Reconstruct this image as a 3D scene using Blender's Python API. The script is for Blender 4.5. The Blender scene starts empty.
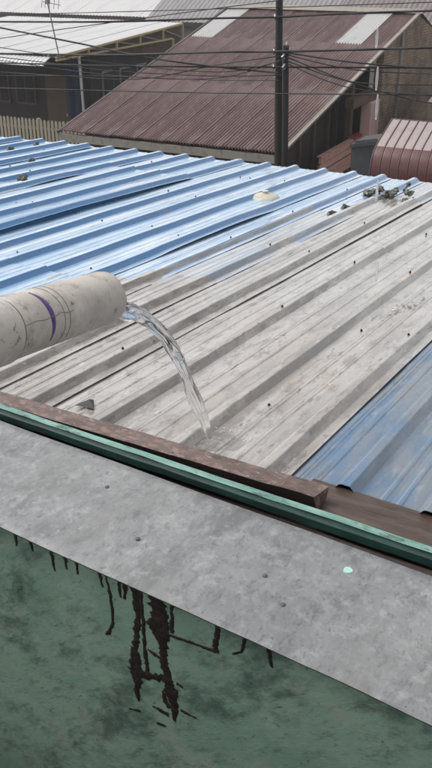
import bpy, math, random
from mathutils import Vector, noise
random.seed(7)
R = math.radians
S = bpy.context.scene
C = S.collection

# ------------------------------------------------------------------ camera
cam = bpy.data.cameras.new('camera')
cam.sensor_fit = 'VERTICAL'; cam.sensor_height = 24.0
cam.angle_y = 2*math.atan(384/850.0)
cam.clip_start = 0.02; cam.clip_end = 2000
co = bpy.data.objects.new('camera', cam); C.objects.link(co)
co.rotation_euler = (R(90-27.048), 0, 0)
S.camera = co
# ------------------------------------------------------------------ sky and sun (overcast rain)
SUN_EL, SUN_AZ = 56, -75
w = bpy.data.worlds.new('World'); S.world = w; w.use_nodes = True
nt = w.node_tree; nt.nodes.clear()
sky = nt.nodes.new('ShaderNodeTexSky'); sky.sky_type = 'NISHITA'; sky.sun_disc = False
sky.sun_elevation = R(SUN_EL); sky.sun_rotation = R(SUN_AZ)
sky.air_density = 1.0; sky.dust_density = 2.5; sky.ozone_density = 1.0
hs = nt.nodes.new('ShaderNodeHueSaturation'); hs.inputs['Saturation'].default_value = 0.12
bg = nt.nodes.new('ShaderNodeBackground'); bg.inputs['Strength'].default_value = 0.14
wo = nt.nodes.new('ShaderNodeOutputWorld')
nt.links.new(sky.outputs[0], hs.inputs['Color']); nt.links.new(hs.outputs[0], bg.inputs[0]); nt.links.new(bg.outputs[0], wo.inputs[0])
sl = bpy.data.lights.new('sun', 'SUN'); sl.energy = 0.9; sl.angle = R(25); sl.color = (1, .97, .93)
so = bpy.data.objects.new('sun', sl); C.objects.link(so)
sd = Vector((math.sin(R(SUN_AZ))*math.cos(R(SUN_EL)), math.cos(R(SUN_AZ))*math.cos(R(SUN_EL)), math.sin(R(SUN_EL))))
so.rotation_euler = (-sd).to_track_quat('-Z', 'Y').to_euler()
so.location = (0, 0, 20)
vs = S.view_settings; vs.view_transform = 'Standard'; vs.look = 'None'; vs.exposure = 0.76; vs.gamma = 1.0
S.cycles.use_adaptive_sampling = True; S.cycles.adaptive_threshold = 0.015
S.cycles.max_bounces = 10; S.cycles.diffuse_bounces = 2; S.cycles.glossy_bounces = 2; S.cycles.transmission_bounces = 10; S.cycles.volume_bounces = 0; S.cycles.transparent_max_bounces = 6

# ------------------------------------------------------------------ helpers
FA = R(58.92)     # angle of the roof ribs: local x runs along the ribs, local y along the eave
KA = R(63.69)     # angle of the street behind
ORI = {}

class MB:
    def __init__(s): s.v = []; s.f = []; s.m = []; s.mi = 0
    def face(s, *ix): s.f.append(tuple(ix)); s.m.append(s.mi)
    def pts(s, ps):
        b = len(s.v); s.v += [tuple(p) for p in ps]; return b
    def box(s, x0, x1, y0, y1, z0, z1, sx=0.0, jit=0.0):
        b = s.pts([(x, y, z) for z in (z0, z1) for y in (y0, y1) for x in (x0, x1)])
        if jit:
            for i in range(b, b+8): s.v[i] = tuple(c+random.uniform(-jit, jit) for c in s.v[i])
        for q in ((0,2,3,1),(4,5,7,6),(0,1,5,4),(2,6,7,3),(0,4,6,2),(1,3,7,5)): s.face(*[b+i for i in q])
    def bbox(s, x0, x1, y0, y1, z0, z1, c=0.006):
        """box with chamfered edges"""
        X=(x0,x1);Y=(y0,y1);Z=(z0,z1); idx={}
        for i in (0,1):
            for j in (0,1):
                for k in (0,1):
                    sx=c if i==0 else -c; sy=c if j==0 else -c; sz=c if k==0 else -c
                    for a,(dx,dy,dz) in enumerate(((0,sy,sz),(sx,0,sz),(sx,sy,0))):
                        idx[i,j,k,a]=s.pts([(X[i]+dx,Y[j]+dy,Z[k]+dz)])
        for i in (0,1):
            q=[idx[i,0,0,0],idx[i,1,0,0],idx[i,1,1,0],idx[i,0,1,0]]; s.face(*(q if i else q[::-1]))
            q=[idx[0,i,0,1],idx[0,i,1,1],idx[1,i,1,1],idx[1,i,0,1]]; s.face(*(q if i else q[::-1]))
            q=[idx[0,0,i,2],idx[1,0,i,2],idx[1,1,i,2],idx[0,1,i,2]]; s.face(*(q if i else q[::-1]))
        for i in (0,1):
            for j in (0,1):
                s.face(idx[i,j,0,0],idx[i,j,1,0],idx[i,j,1,1],idx[i,j,0,1])
                s.face(idx[i,0,j,0],idx[i,1,j,0],idx[i,1,j,2],idx[i,0,j,2])
                s.face(idx[0,i,j,1],idx[1,i,j,1],idx[1,i,j,2],idx[0,i,j,2])
                for k in (0,1): s.face(idx[i,j,k,0],idx[i,j,k,1],idx[i,j,k,2])
    def beam(s, a, b, w, h=None, up=(0,0,1)):
        """square bar from a to b"""
        h = h or w; a=Vector(a); b=Vector(b); d=(b-a).normalized(); up=Vector(up)
        if abs(d.dot(up))>.99: up=Vector((1,0,0))
        x=d.cross(up).normalized()*w/2; y=x.cross(d).normalized()*h/2
        k=s.pts([a-x-y,a+x-y,a+x+y,a-x+y,b-x-y,b+x-y,b+x+y,b-x+y])
        for q in ((0,3,2,1),(4,5,6,7),(0,1,5,4),(1,2,6,5),(2,3,7,6),(3,0,4,7)): s.face(*[k+i for i in q])
    def tube(s, ps, rs, n=8, cap=True, twist=0.0, mod=None):
        ps=[Vector(p) for p in ps]; L=len(ps)
        if not hasattr(rs,'__len__'): rs=[rs]*L
        rings=[]; prev=None
        for i,p in enumerate(ps):
            d=(ps[min(i+1,L-1)]-ps[max(i-1,0)]).normalized()
            ref=prev if prev else (Vector((0,0,1)) if abs(d.z)<.95 else Vector((1,0,0)))
            x=(ref-d*ref.dot(d)).normalized(); prev=x; y=d.cross(x)
            r=[]
            for j in range(n):
                a=2*math.pi*j/n+twist*i
                q=rs[i]*(mod(i/(L-1),a) if mod else 1)
                r.append(p+x*math.cos(a)*q+y*math.sin(a)*q)
            rings.append(s.pts(r))
        for i in range(L-1):
            for j in range(n):
                k=(j+1)%n; s.face(rings[i]+j,rings[i]+k,rings[i+1]+k,rings[i+1]+j)
        if cap:
            s.face(*[rings[0]+j for j in range(n)][::-1]); s.face(*[rings[-1]+j for j in range(n)])
    def prism(s, poly, axis, a, b):
        """poly of 2-D points extruded along axis 0/1/2 from a to b"""
        def P(p,t):
            l=list(p); l.insert(axis,t); return l
        n=len(poly); k=s.pts([P(p,a) for p in poly]+[P(p,b) for p in poly])
        for i in range(n):
            j=(i+1)%n; s.face(k+i,k+j,k+n+j,k+n+i)
        s.face(*[k+i for i in range(n)][::-1]); s.face(*[k+n+i for i in range(n)])
    def grid(s, fn, nu, nv):
        b=s.pts([fn(i/nu,j/nv) for i in range(nu+1) for j in range(nv+1)])
        for i in range(nu):
            for j in range(nv):
                a=b+i*(nv+1)+j; s.face(a,a+nv+1,a+nv+2,a+1)
    def blob(s, c, r, amp=.2, n=2, seed=0):
        """lumpy ball"""
        c=Vector(c); rr=Vector(r) if hasattr(r,'__len__') else Vector((r,r,r)); U,V=6+2*n,4+n
        rows=[]
        for i in range(V+1):
            th=math.pi*i/V
            row=[]
            for j in range(U):
                ph=2*math.pi*j/U
                d=Vector((math.sin(th)*math.cos(ph),math.sin(th)*math.sin(ph),math.cos(th)))
                k=1+amp*noise.noise(d*1.7+Vector((seed*3.1,seed*1.7,0)))*2
                row.append((c.x+d.x*rr.x*k,c.y+d.y*rr.y*k,c.z+d.z*rr.z*k))
            rows.append(s.pts(row))
        for i in range(V):
            for j in range(U):
                k=(j+1)%U; s.face(rows[i]+j,rows[i+1]+j,rows[i+1]+k,rows[i]+k)
    def build(s, name, mats, parent=None, smooth=None, fixn=True):
        o3=ORI.get(parent.name,(0,0,0)) if parent else (0,0,0)
        if parent and parent.type!='EMPTY' and parent.parent: o3=ORI.get(parent.parent.name,(0,0,0))
        me=bpy.data.meshes.new(name)
        me.from_pydata([(a-o3[0],b-o3[1],c-o3[2]) for a,b,c in s.v],[],s.f)
        if not isinstance(mats,(list,tuple)): mats=[mats]
        for m in mats:
            if m: me.materials.append(m)
        if len(mats)>1: me.polygons.foreach_set('material_index',s.m)
        if fixn:
            import bmesh
            bm=bmesh.new(); bm.from_mesh(me); bmesh.ops.recalc_face_normals(bm,faces=bm.faces); bm.to_mesh(me); bm.free()
        if smooth is not None:
            me.polygons.foreach_set('use_smooth',[True]*len(me.polygons))
            me.set_sharp_from_angle(angle=R(smooth))
        me.update()
        o=bpy.data.objects.new(name,me); C.objects.link(o)
        if parent: o.parent=parent
        return o

def tag(o, label=None, cat=None, group=None, kind=None):
    if label: o['label']=label
    if cat: o['category']=cat
    if group: o['group']=group
    if kind: o['kind']=kind
    return o
def wpos(p, ang):
    c,s=math.cos(ang),math.sin(ang); return (p[0]*c-p[1]*s, p[0]*s+p[1]*c, p[2])
def thing(name, label, cat, base=(0,0,0), ang=0.0, group=None):
    """an Empty at the thing's base; parts are given in the frame turned by ang about the origin"""
    o=bpy.data.objects.new(name,None); C.objects.link(o); o.empty_display_size=.1
    o.location=wpos(base,ang); o.rotation_euler=(0,0,ang); ORI[o.name]=base
    return tag(o,label,cat,group)
def single(mb, name, mat, label, cat, base, ang=0.0, group=None, smooth=None, kind=None):
    """a thing that is one mesh"""
    mb.v=[(a-base[0],b-base[1],c-base[2]) for a,b,c in mb.v]
    o=mb.build(name,mat,None,smooth); o.location=wpos(base,ang); o.rotation_euler=(0,0,ang)
    return tag(o,label,cat,group,kind)

# ------------------------------------------------------------------ materials
def mat(name, base, rough=.6, layers=(), bump=(), coat=0.0, coat_r=.1, metal=0.0, spec=.5, rvar=None, trans=0.0, ior=1.45, rot=None, extra=None):
    """base colour with noise layers (colour, (sx,sy,sz), lo, hi, strength), bump list (scale3, strength, dist), rvar (scale3, rmin, rmax)"""
    m=bpy.data.materials.new(name); m.use_nodes=True; t=m.node_tree; N=t.nodes; L=t.links
    p=N['Principled BSDF']; tc=N.new('ShaderNodeTexCoord'); src=tc.outputs['Object']
    if rot:
        mp=N.new('ShaderNodeMapping'); mp.inputs['Rotation'].default_value=rot; L.new(src,mp.inputs[0]); src=mp.outputs[0]
    def nz(sc,detail=6.0,rg=.74,off=0.0):
        mp=N.new('ShaderNodeMapping'); mp.inputs['Scale'].default_value=sc; mp.inputs['Location'].default_value=(off,off*.7,off*.3)
        L.new(src,mp.inputs[0]); n=N.new('ShaderNodeTexNoise'); n.inputs['Scale'].default_value=1.0
        n.inputs['Detail'].default_value=detail; n.inputs['Roughness'].default_value=rg; L.new(mp.outputs[0],n.inputs['Vector']); return n.outputs[0]
    def mr(x,a,b,c=0.0,d=1.0):
        r=N.new('ShaderNodeMapRange'); r.interpolation_type='SMOOTHSTEP'
        for k,vv in zip(('From Min','From Max','To Min','To Max'),(a,b,c,d)): r.inputs[k].default_value=vv
        L.new(x,r.inputs[0]); return r.outputs[0]
    col=None
    def rgb(c): return (*c,1)
    p.inputs['Base Color'].default_value=rgb(base)
    for i,l in enumerate(layers):
        c,sc,lo,hi,st=l[:5]
        f=mr(nz(sc,off=3.7*i+1),lo,hi,0,st)
        if len(l)>5:   # multiply by attribute
            a=N.new('ShaderNodeAttribute'); a.attribute_name=l[5]; mm=N.new('ShaderNodeMath'); mm.operation='MULTIPLY'
            L.new(f,mm.inputs[0]); L.new(a.outputs['Fac'],mm.inputs[1]); f=mm.outputs[0]
        mx=N.new('ShaderNodeMix'); mx.data_type='RGBA'; L.new(f,mx.inputs[0])
        if col is None: mx.inputs[6].default_value=rgb(base)
        else: L.new(col,mx.inputs[6])
        mx.inputs[7].default_value=rgb(c); col=mx.outputs[2]
    if col is not None: L.new(col,p.inputs['Base Color'])
    p.inputs['Roughness'].default_value=rough
    if rvar: L.new(mr(nz(rvar[0],off=11),.35,.65,rvar[1],rvar[2]),p.inputs['Roughness'])
    nrm=None
    for i,(sc,st,dist) in enumerate(bump):
        b=N.new('ShaderNodeBump'); b.inputs['Strength'].default_value=st; b.inputs['Distance'].default_value=dist
        L.new(nz(sc,off=5+2.3*i),b.inputs['Height'])
        if nrm: L.new(nrm,b.inputs['Normal'])
        nrm=b.outputs[0]
    if nrm: L.new(nrm,p.inputs['Normal'])
    p.inputs['Metallic'].default_value=metal
    p.inputs['Specular IOR Level'].default_value=spec
    p.inputs['Coat Weight'].default_value=coat; p.inputs['Coat Roughness'].default_value=coat_r
    p.inputs['Transmission Weight'].default_value=trans; p.inputs['IOR'].default_value=ior
    if coat and nrm and coat<1: pass
    return m

M={}
# roof sheets
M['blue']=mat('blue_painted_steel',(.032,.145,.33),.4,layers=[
  ((.32,.46,.60),(.6,8,8),.22,.50,.92,'fade_and_sheen'),((.12,.28,.49),(.7,14,14),.46,.62,.75,'fade_and_sheen'),((.58,.63,.68),(.9,9,9),.49,.62,.75,'fade_and_sheen'),
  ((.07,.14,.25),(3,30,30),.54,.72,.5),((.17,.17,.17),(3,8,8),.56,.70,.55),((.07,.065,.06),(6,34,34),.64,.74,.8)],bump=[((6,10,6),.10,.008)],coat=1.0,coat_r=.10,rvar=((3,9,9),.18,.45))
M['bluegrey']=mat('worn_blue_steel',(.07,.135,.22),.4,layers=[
  ((.155,.172,.19),(2.2,6,6),.42,.58,.88),((.06,.145,.27),(1.0,10,10),.50,.66,.75),((.30,.31,.32),(6,30,30),.54,.70,.6),((.06,.06,.062),(5,22,22),.54,.70,.7),((.035,.075,.13),(1.3,9,9),.30,.56,.85,'dirt_and_shade')],
  bump=[((9,16,9),.22,.006),((45,70,45),.15,.002)],coat=.7,coat_r=.10,rvar=((4,9,9),.15,.5))  # last layer paints the shaded side of the ribs darker blue
M['palemix']=mat('pale_sheet_with_blue_remains',(.34,.36,.38),.45,layers=[
  ((.46,.47,.48),(.6,12,12),.42,.62,.8),((.12,.25,.41),(.7,7,7),.46,.64,.75),((.20,.20,.20),(1.4,22,22),.50,.68,.7),((.09,.08,.075),(6,36,36),.58,.70,.75),((.12,.12,.125),(1.6,14,14),.33,.58,.7,'dirt_and_shade')],
  bump=[((9,22,9),.25,.006)],coat=.8,coat_r=.10,rvar=((3,8,8),.15,.5))
M['grey']=mat('weathered_pale_sheet',(.315,.292,.27),.45,layers=[
  ((.40,.38,.357),(.7,8,8),.42,.62,.8),((.215,.193,.172),(2.0,9,9),.45,.63,.8),((.35,.28,.21),(1.2,3,3),.50,.66,.65),((.19,.165,.142),(.5,11,11),.50,.62,.75),
  ((.14,.122,.106),(8,20,20),.50,.63,.75),((.06,.05,.044),(14,44,44),.58,.66,.9),((.115,.099,.086),(1.3,7,7),.36,.64,.85,'dirt_and_shade'),((.55,.535,.51),(14,40,40),.58,.70,.6)],
  bump=[((7,12,7),.25,.006),((60,80,50),.2,.002)],coat=1.0,coat_r=.05,rvar=((3,6,6),.08,.42))
M['screw']=mat('dark_rusty_screw',(.035,.025,.02),.6)
M['under']=mat('dark_batten',(.05,.035,.03),.8)
# foreground
M['zinc']=mat('dull_zinc_flashing',(.195,.197,.199),.5,layers=[
  ((.25,.252,.252),(7,7,7),.40,.64,.8),((.12,.122,.125),(4,9,6),.46,.65,.8),((.34,.34,.34),(30,30,30),.46,.70,.7),((.10,.10,.10),(40,60,40),.51,.68,.7),((.04,.04,.04),(70,95,70),.62,.70,.85),((.19,.195,.18),(1.8,4,4),.48,.66,.5)],
  bump=[((4,4,4),.15,.02),((60,60,60),.35,.003)],rvar=((9,9,9),.22,.6),metal=.1)
M['gwall']=mat('mossy_green_paint',(.15,.232,.178),.7,layers=[
  ((.20,.285,.222),(3,3,3),.42,.62,.85),((.05,.082,.066),(2.0,2.5,5),.48,.64,.85),((.055,.083,.069),(9,7,24),.52,.68,.6),((.235,.245,.20),(7,7,7),.54,.66,.5),((.025,.036,.03),(16,18,70),.59,.70,.8),((.01,.014,.012),(60,50,90),.63,.69,.9)],
  bump=[((8,10,20),.3,.008),((70,70,70),.25,.003)],rvar=((5,5,5),.35,.7),rot=(R(38),0,0))
M['tar']=mat('black_tar_and_shadow',(.012,.0075,.006),.55,layers=[((.03,.016,.011),(30,30,30),.5,.7,.8)],bump=[((60,60,30),.4,.004)])
M['mint']=mat('mint_timber_edge',(.13,.26,.215),.5,layers=[((.24,.38,.33),(30,8,30),.44,.64,.75),((.02,.045,.037),(30,9,40),.52,.66,.85)],bump=[((60,10,60),.3,.004)])
M['teal']=mat('dark_teal_timber',(.006,.030,.025),.5,layers=[((.016,.062,.05),(14,5,14),.45,.66,.7),((.006,.009,.008),(24,6,40),.48,.66,.85)],bump=[((40,6,60),.4,.005)])
M['redwood']=mat('flaking_red_brown_timber',(.115,.078,.066),.55,layers=[((.235,.145,.125),(40,22,40),.49,.60,.85),((.075,.045,.038),(26,9,30),.48,.66,.85),((.32,.27,.245),(60,30,60),.56,.68,.7),((.02,.014,.012),(36,14,40),.58,.68,.9)],bump=[((50,20,60),.6,.006)],rvar=((20,20,20),.25,.65))
M['brownwood']=mat('wet_dark_brown_timber',(.06,.038,.030),.5,layers=[((.105,.073,.06),(30,5,30),.48,.66,.7),((.025,.016,.013),(50,5,60),.52,.66,.8)],bump=[((70,8,80),.35,.004)],rvar=((20,12,20),.3,.6))
M['pvc']=mat('dirty_cream_pvc',(.47,.43,.385),.38,layers=[((.35,.31,.265),(6,6,6),.40,.62,.85),((.56,.53,.49),(9,9,9),.55,.64,.6),((.17,.135,.105),(11,11,11),.53,.68,.8),((.08,.066,.052),(26,26,40),.58,.68,.8),((.05,.045,.04),(90,90,90),.66,.70,.8)],bump=[((20,20,20),.12,.004)],rvar=((7,7,7),.25,.5))
M['pvc_in']=mat('pipe_mouth',(.22,.20,.17),.5)
M['purple']=mat('purple_paint',(.075,.03,.16),.5,layers=[((.12,.06,.20),(30,30,30),.5,.7,.7)])
M['crack']=mat('grimy_seam',(.20,.165,.135),.8)
M['water']=mat('clear_water',(.99,.995,1),.10,trans=1.0,ior=1.18)
M['drop']=mat('aerated_water',(.99,.995,1),.35,trans=.85,ior=1.16)
M['mintdrop']=mat('mint_paint_spot',(.36,.58,.48),.5)
M['moss']=mat('mossy_rubble',(.085,.08,.062),.9,layers=[((.30,.29,.25),(16,16,16),.47,.56,.85),((.035,.05,.02),(18,18,18),.5,.66,.7)],bump=[((40,40,40),.6,.01)])
M['lid']=mat('yellowed_plastic',(.48,.46,.37),.4,layers=[((.28,.25,.17),(14,14,14),.5,.7,.6)])
M['torn']=mat('dark_metal_underside',(.06,.06,.058),.6)
# background
M['maroon']=mat('brown_painted_zinc',(.19,.108,.097),.45,layers=[((.26,.20,.192),(.8,1.2,1),.42,.66,.7),((.11,.052,.044),(.35,1.2,1),.44,.62,.8),((.28,.245,.235),(1.2,9,3),.52,.68,.7)],coat=.4,coat_r=.2)
M['clearsheet']=mat('white_translucent_sheet',(.62,.61,.60),.45,layers=[((.42,.41,.40),(2,6,2),.5,.7,.6)])
M['trim']=mat('weathered_beige_trim',(.26,.235,.20),.7,layers=[((.12,.10,.085),(2,8,8),.5,.7,.8)])
M['darkwall']=mat('dark_timber_wall',(.030,.022,.020),.85,layers=[((.055,.042,.036),(3,8,1),.5,.7,.7)])
M['darker']=mat('dark_interior',(.015,.013,.013),.9)
M['pink']=mat('faded_pink_paint',(.52,.34,.315),.7,layers=[((.38,.23,.21),(4,4,1),.5,.7,.7)])
M['pinkplank']=mat('pink_planks',(.46,.26,.215),.65,layers=[((.30,.155,.125),(6,12,12),.48,.62,.8)])
M['redpaint']=mat('red_paint',(.25,.035,.04),.55)
M['whiteroof']=mat('pale_wet_zinc',(.52,.51,.50),.4,layers=[((.40,.39,.385),(.4,3,1),.45,.7,.7),((.60,.59,.58),(1,8,1),.5,.7,.6)],coat=.4,coat_r=.2)
M['greyroof']=mat('dull_grey_zinc',(.20,.185,.185),.5,layers=[((.13,.115,.115),(.5,3,1),.45,.7,.8)],coat=.3)
M['brownroof2']=mat('old_brown_zinc',(.13,.10,.10),.5,layers=[((.20,.17,.17),(.5,3,1),.45,.7,.8)],coat=.3)
M['concrete']=mat('grey_plaster',(.24,.225,.215),.85,layers=[((.15,.14,.13),(1,1,2),.45,.7,.7)])
M['truss']=mat('pale_timber_truss',(.48,.375,.22),.7,layers=[((.25,.21,.17),(5,5,5),.5,.7,.6)])
M['plywood']=mat('dark_brown_infill',(.10,.066,.040),.8,layers=[((.045,.032,.025),(2,2,2),.45,.7,.8)])
M['fascia']=mat('dark_fascia',(.045,.034,.033),.7)
M['cream']=mat('cream_painted_picket',(.32,.285,.215),.6,layers=[((.26,.22,.15),(3,3,2),.5,.7,.7)])
M['whitepost']=mat('white_steel_post',(.55,.54,.52),.5)
M['awning']=mat('grey_awning_zinc',(.55,.55,.55),.4,layers=[((.25,.25,.25),(3,9,3),.5,.7,.7)],coat=.3)
M['bluecloth']=mat('dark_blue_cloth',(.02,.028,.06),.9)
M['pole']=mat('dark_wet_timber_pole',(.014,.011,.010),.7,layers=[((.03,.024,.022),(20,20,1.5),.5,.7,.7)])
M['wire']=mat('black_cable',(.010,.010,.011),.5)
M['metal']=mat('grey_steel',(.25,.25,.26),.4,metal=.7)
M['canopy']=mat('dark_red_canopy_sheet',(.085,.022,.020),.42,layers=[((.075,.02,.02),(5,5,5),.45,.68,.8),((.24,.15,.145),(9,9,9),.6,.75,.5)],coat=.25,coat_r=.25)
M['canopytop']=mat('red_sheet_sky_sheen',(.34,.285,.275),.45,layers=[((.27,.20,.20),(6,6,6),.48,.68,.7)],coat=.5,coat_r=.2)  # pale tone paints the sky's reflection onto the flatter canopy top
M['canopyrib']=mat('maroon_rib',(.10,.045,.045),.45)
M['tank']=mat('dark_grey_sheet_metal',(.055,.06,.062),.5,layers=[((.09,.09,.09),(4,4,2),.5,.7,.6)],coat=.3)
M['ground']=mat('wet_asphalt_and_earth',(.06,.056,.052),.6,layers=[((.09,.08,.07),(.3,.3,.3),.45,.65,.8)])
M['ownwall']=mat('green_house_wall',(.10,.17,.135),.8,layers=[((.07,.12,.10),(1,1,1),.4,.7,.7)])
M['leaf']=mat('wet_leaves',(.05,.075,.03),.6,layers=[((.03,.045,.02),(3,3,3),.4,.7,.8)])

def brickmat():
    m=bpy.data.materials.new('old_brickwork'); m.use_nodes=True; t=m.node_tree; N=t.nodes; L=t.links; p=N['Principled BSDF']
    tc=N.new('ShaderNodeTexCoord'); sp=N.new('ShaderNodeSeparateXYZ'); cb=N.new('ShaderNodeCombineXYZ')
    L.new(tc.outputs['Object'],sp.inputs[0]); L.new(sp.outputs[0],cb.inputs[0]); L.new(sp.outputs[2],cb.inputs[1])
    b=N.new('ShaderNodeTexBrick'); b.inputs['Scale'].default_value=1; b.inputs['Brick Width'].default_value=.22; b.inputs['Row Height'].default_value=.075
    b.inputs['Mortar Size'].default_value=.010; b.inputs['Color1'].default_value=(.25,.155,.10,1); b.inputs['Color2'].default_value=(.34,.24,.165,1); b.inputs['Mortar'].default_value=(.14,.115,.09,1)
    L.new(cb.outputs[0],b.inputs['Vector'])
    n=N.new('ShaderNodeTexNoise'); n.inputs['Scale'].default_value=2.2; n.inputs['Detail'].default_value=6; L.new(tc.outputs['Object'],n.inputs['Vector'])
    r=N.new('ShaderNodeMapRange'); r.inputs['From Min'].default_value=.42; r.inputs['From Max'].default_value=.65; L.new(n.outputs[0],r.inputs[0])
    x=N.new('ShaderNodeMix'); x.data_type='RGBA'; x.inputs[7].default_value=(.085,.065,.05,1); L.new(b.outputs[0],x.inputs[6])
    mm=N.new('ShaderNodeMath'); mm.operation='MULTIPLY'; mm.inputs[1].default_value=.7; L.new(r.outputs[0],mm.inputs[0]); L.new(mm.outputs[0],x.inputs[0])
    L.new(x.outputs[2],p.inputs['Base Color']); p.inputs['Roughness'].default_value=.85
    bp=N.new('ShaderNodeBump'); bp.inputs['Strength'].default_value=.6; bp.inputs['Distance'].default_value=.01; bp.invert=True; L.new(b.outputs['Fac'],bp.inputs['Height']); L.new(bp.outputs[0],p.inputs['Normal'])
    return m
M['brick']=brickmat()

# ================================================================== THE SETTING
GZ=-6.5
g=MB(); n_=40
g.grid(lambda a,b:((a-.5)*600,(b-.2)*500,GZ+.03*noise.noise(Vector((a*90,b*90,0)))),n_,n_)
tag(g.build('ground',M['ground']),'dark wet earth and paving between the houses',None,None,'structure')
g=MB(); g.grid(lambda a,b:(*wpos((14.6+a*2.8,-30+b*70,0),KA)[:2],GZ+.06),1,1)
tag(g.build('lane',mat('wet_lane_asphalt',(.05,.05,.05),.35)),None,None,None,'structure')

# ================================================================== METAL ROOF IN FRONT
def rz(v): return -1.2666-.04936*v
roof=thing('metal_roof','large wet sheet-metal roof of blue and weathered grey ribbed sheets','roof',(4.0,3.0,rz(4.0)-.06),FA)
RIBS=[.21,.47,.715,.955,1.245,1.54,1.815,2.055,2.295,2.535]
while RIBS[-1]<7.6: RIBS.append(RIBS[-1]+.242)
HB,HT,HH=.038,.015,.027
def profile(r0,r1):
    """cross profile points (u, z, dirt) of a sheet whose first rib is r0 and last rib r1"""
    rs=[r for r in RIBS if r0-.01<=r<=r1+.01]
    P=[(rs[0]-HB-.034,0,.2)]  # dirt at the rib feet, shade painted up the camera-side flanks
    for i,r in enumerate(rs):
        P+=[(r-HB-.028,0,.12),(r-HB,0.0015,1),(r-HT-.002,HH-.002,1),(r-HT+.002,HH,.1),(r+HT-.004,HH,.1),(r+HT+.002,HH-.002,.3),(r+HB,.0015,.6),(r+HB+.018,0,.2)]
        if i<len(rs)-1:
            q=rs[i+1]; a,b=r+HB+.018,q-HB-.028; w_=b-a
            for t in (.30,.68):
                c=a+w_*t; P+=[(c-.010,0,.06),(c-.004,.0024,.0),(c+.004,.0024,0),(c+.010,0,.05)]
            P.insert(len(P)-4,((a+b)/2,-.0012,.1))
    P.append((rs[-1]+HB+.024,0,.2))
    return P
SHEETS=[]
def sheet(r0,r1,v0,v1,m,dz=0.0,lift=None,skew=-.10,endskew=True,seed=0,du=0.0):
    P=profile(r0,r1); n=max(6,int((v1-v0)/.09)); mb=MB(); dirt_and_shade=[]
    uw=P[-1][0]-P[0][0]
    for i in range(n+1):
        t=i/n
        for (u,z,d) in P:
            ve=v1+(skew*(u-(r0+r1)/2) if endskew else 0)
            vs_=(v0+.0) if v0>Z0+.001 else (1.885 if r0<.3 else 1.836-.042*u)
            v=vs_+(ve-vs_)*t
            k=(u-P[0][0])/uw
            zz=rz(v)+z+.0045*(1-k)+dz+.0035*noise.noise(Vector((v*1.6,u*2.4,seed)))+.0012*noise.noise(Vector((v*6,u*5,seed+9)))
            if lift and k<.12:
                a,b,hh=lift
                if a<v<b: zz+=hh*math.sin(math.pi*(v-a)/(b-a))**.6*(1-k/.12)
            uu=u+du+.004*noise.noise(Vector((v*.9,seed*2.1,u*.3)))
            mb.v.append((v,uu,zz)); dirt_and_shade.append(d)
    m_=len(P)
    for i in range(n):
        for j in range(m_-1):
            a=i*m_+j; mb.face(a,a+m_,a+m_+1,a+1)
    o=mb.build('roof_sheet',m,roof,smooth=9,fixn=False)
    at=o.data.attributes.new('dirt_and_shade','FLOAT','POINT'); at.data.foreach_set('value',dirt_and_shade)
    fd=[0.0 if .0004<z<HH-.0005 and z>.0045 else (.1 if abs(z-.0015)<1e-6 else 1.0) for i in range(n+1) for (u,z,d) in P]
    at=o.data.attributes.new('fade_and_sheen','FLOAT','POINT'); at.data.foreach_set('value',fd)  # pans and rib tops paler: worn paint plus sky reflection painted in
    sm=o.modifiers.new('thickness','SOLIDIFY'); sm.thickness=.0012; sm.offset=-1; sm.use_rim=False
    return o
def vend(u): return 6.60-.12*u
rb=lambda i:RIBS[i]
Z0=1.835
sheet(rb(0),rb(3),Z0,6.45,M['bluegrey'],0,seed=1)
sheet(rb(3),rb(6),Z0,4.30,M['grey'],.003,seed=2,endskew=False)
sheet(rb(3),rb(6),4.18,vend(1.4),M['grey'],.0,seed=3)
sheet(rb(6),rb(7),Z0,5.62,M['grey'],.005,seed=4,endskew=False)
sheet(rb(6),rb(7),5.50,vend(1.93),M['palemix'],.002,seed=5)
sheet(rb(7),rb(8),Z0,3.30,M['grey'],.007,seed=21,endskew=False)
sheet(rb(7),rb(8),3.18,5.0,M['palemix'],.004,seed=22,endskew=False)
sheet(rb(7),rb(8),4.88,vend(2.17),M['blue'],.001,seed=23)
sheet(rb(8),rb(9),Z0,3.10,M['grey'],.006,seed=6,endskew=False)
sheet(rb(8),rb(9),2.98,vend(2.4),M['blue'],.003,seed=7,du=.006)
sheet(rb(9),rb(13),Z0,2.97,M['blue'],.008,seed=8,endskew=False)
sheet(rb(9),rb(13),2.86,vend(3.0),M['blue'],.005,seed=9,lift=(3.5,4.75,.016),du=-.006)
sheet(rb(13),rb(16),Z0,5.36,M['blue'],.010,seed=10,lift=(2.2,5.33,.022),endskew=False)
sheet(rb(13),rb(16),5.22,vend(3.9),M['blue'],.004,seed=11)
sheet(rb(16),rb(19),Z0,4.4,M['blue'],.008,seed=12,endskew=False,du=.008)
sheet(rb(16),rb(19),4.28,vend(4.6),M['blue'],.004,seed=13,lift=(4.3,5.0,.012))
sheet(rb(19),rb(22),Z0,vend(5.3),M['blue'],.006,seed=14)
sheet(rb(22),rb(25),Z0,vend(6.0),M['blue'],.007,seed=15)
sheet(rb(25),rb(28),Z0,vend(6.7),M['blue'],.008,seed=16)
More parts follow.
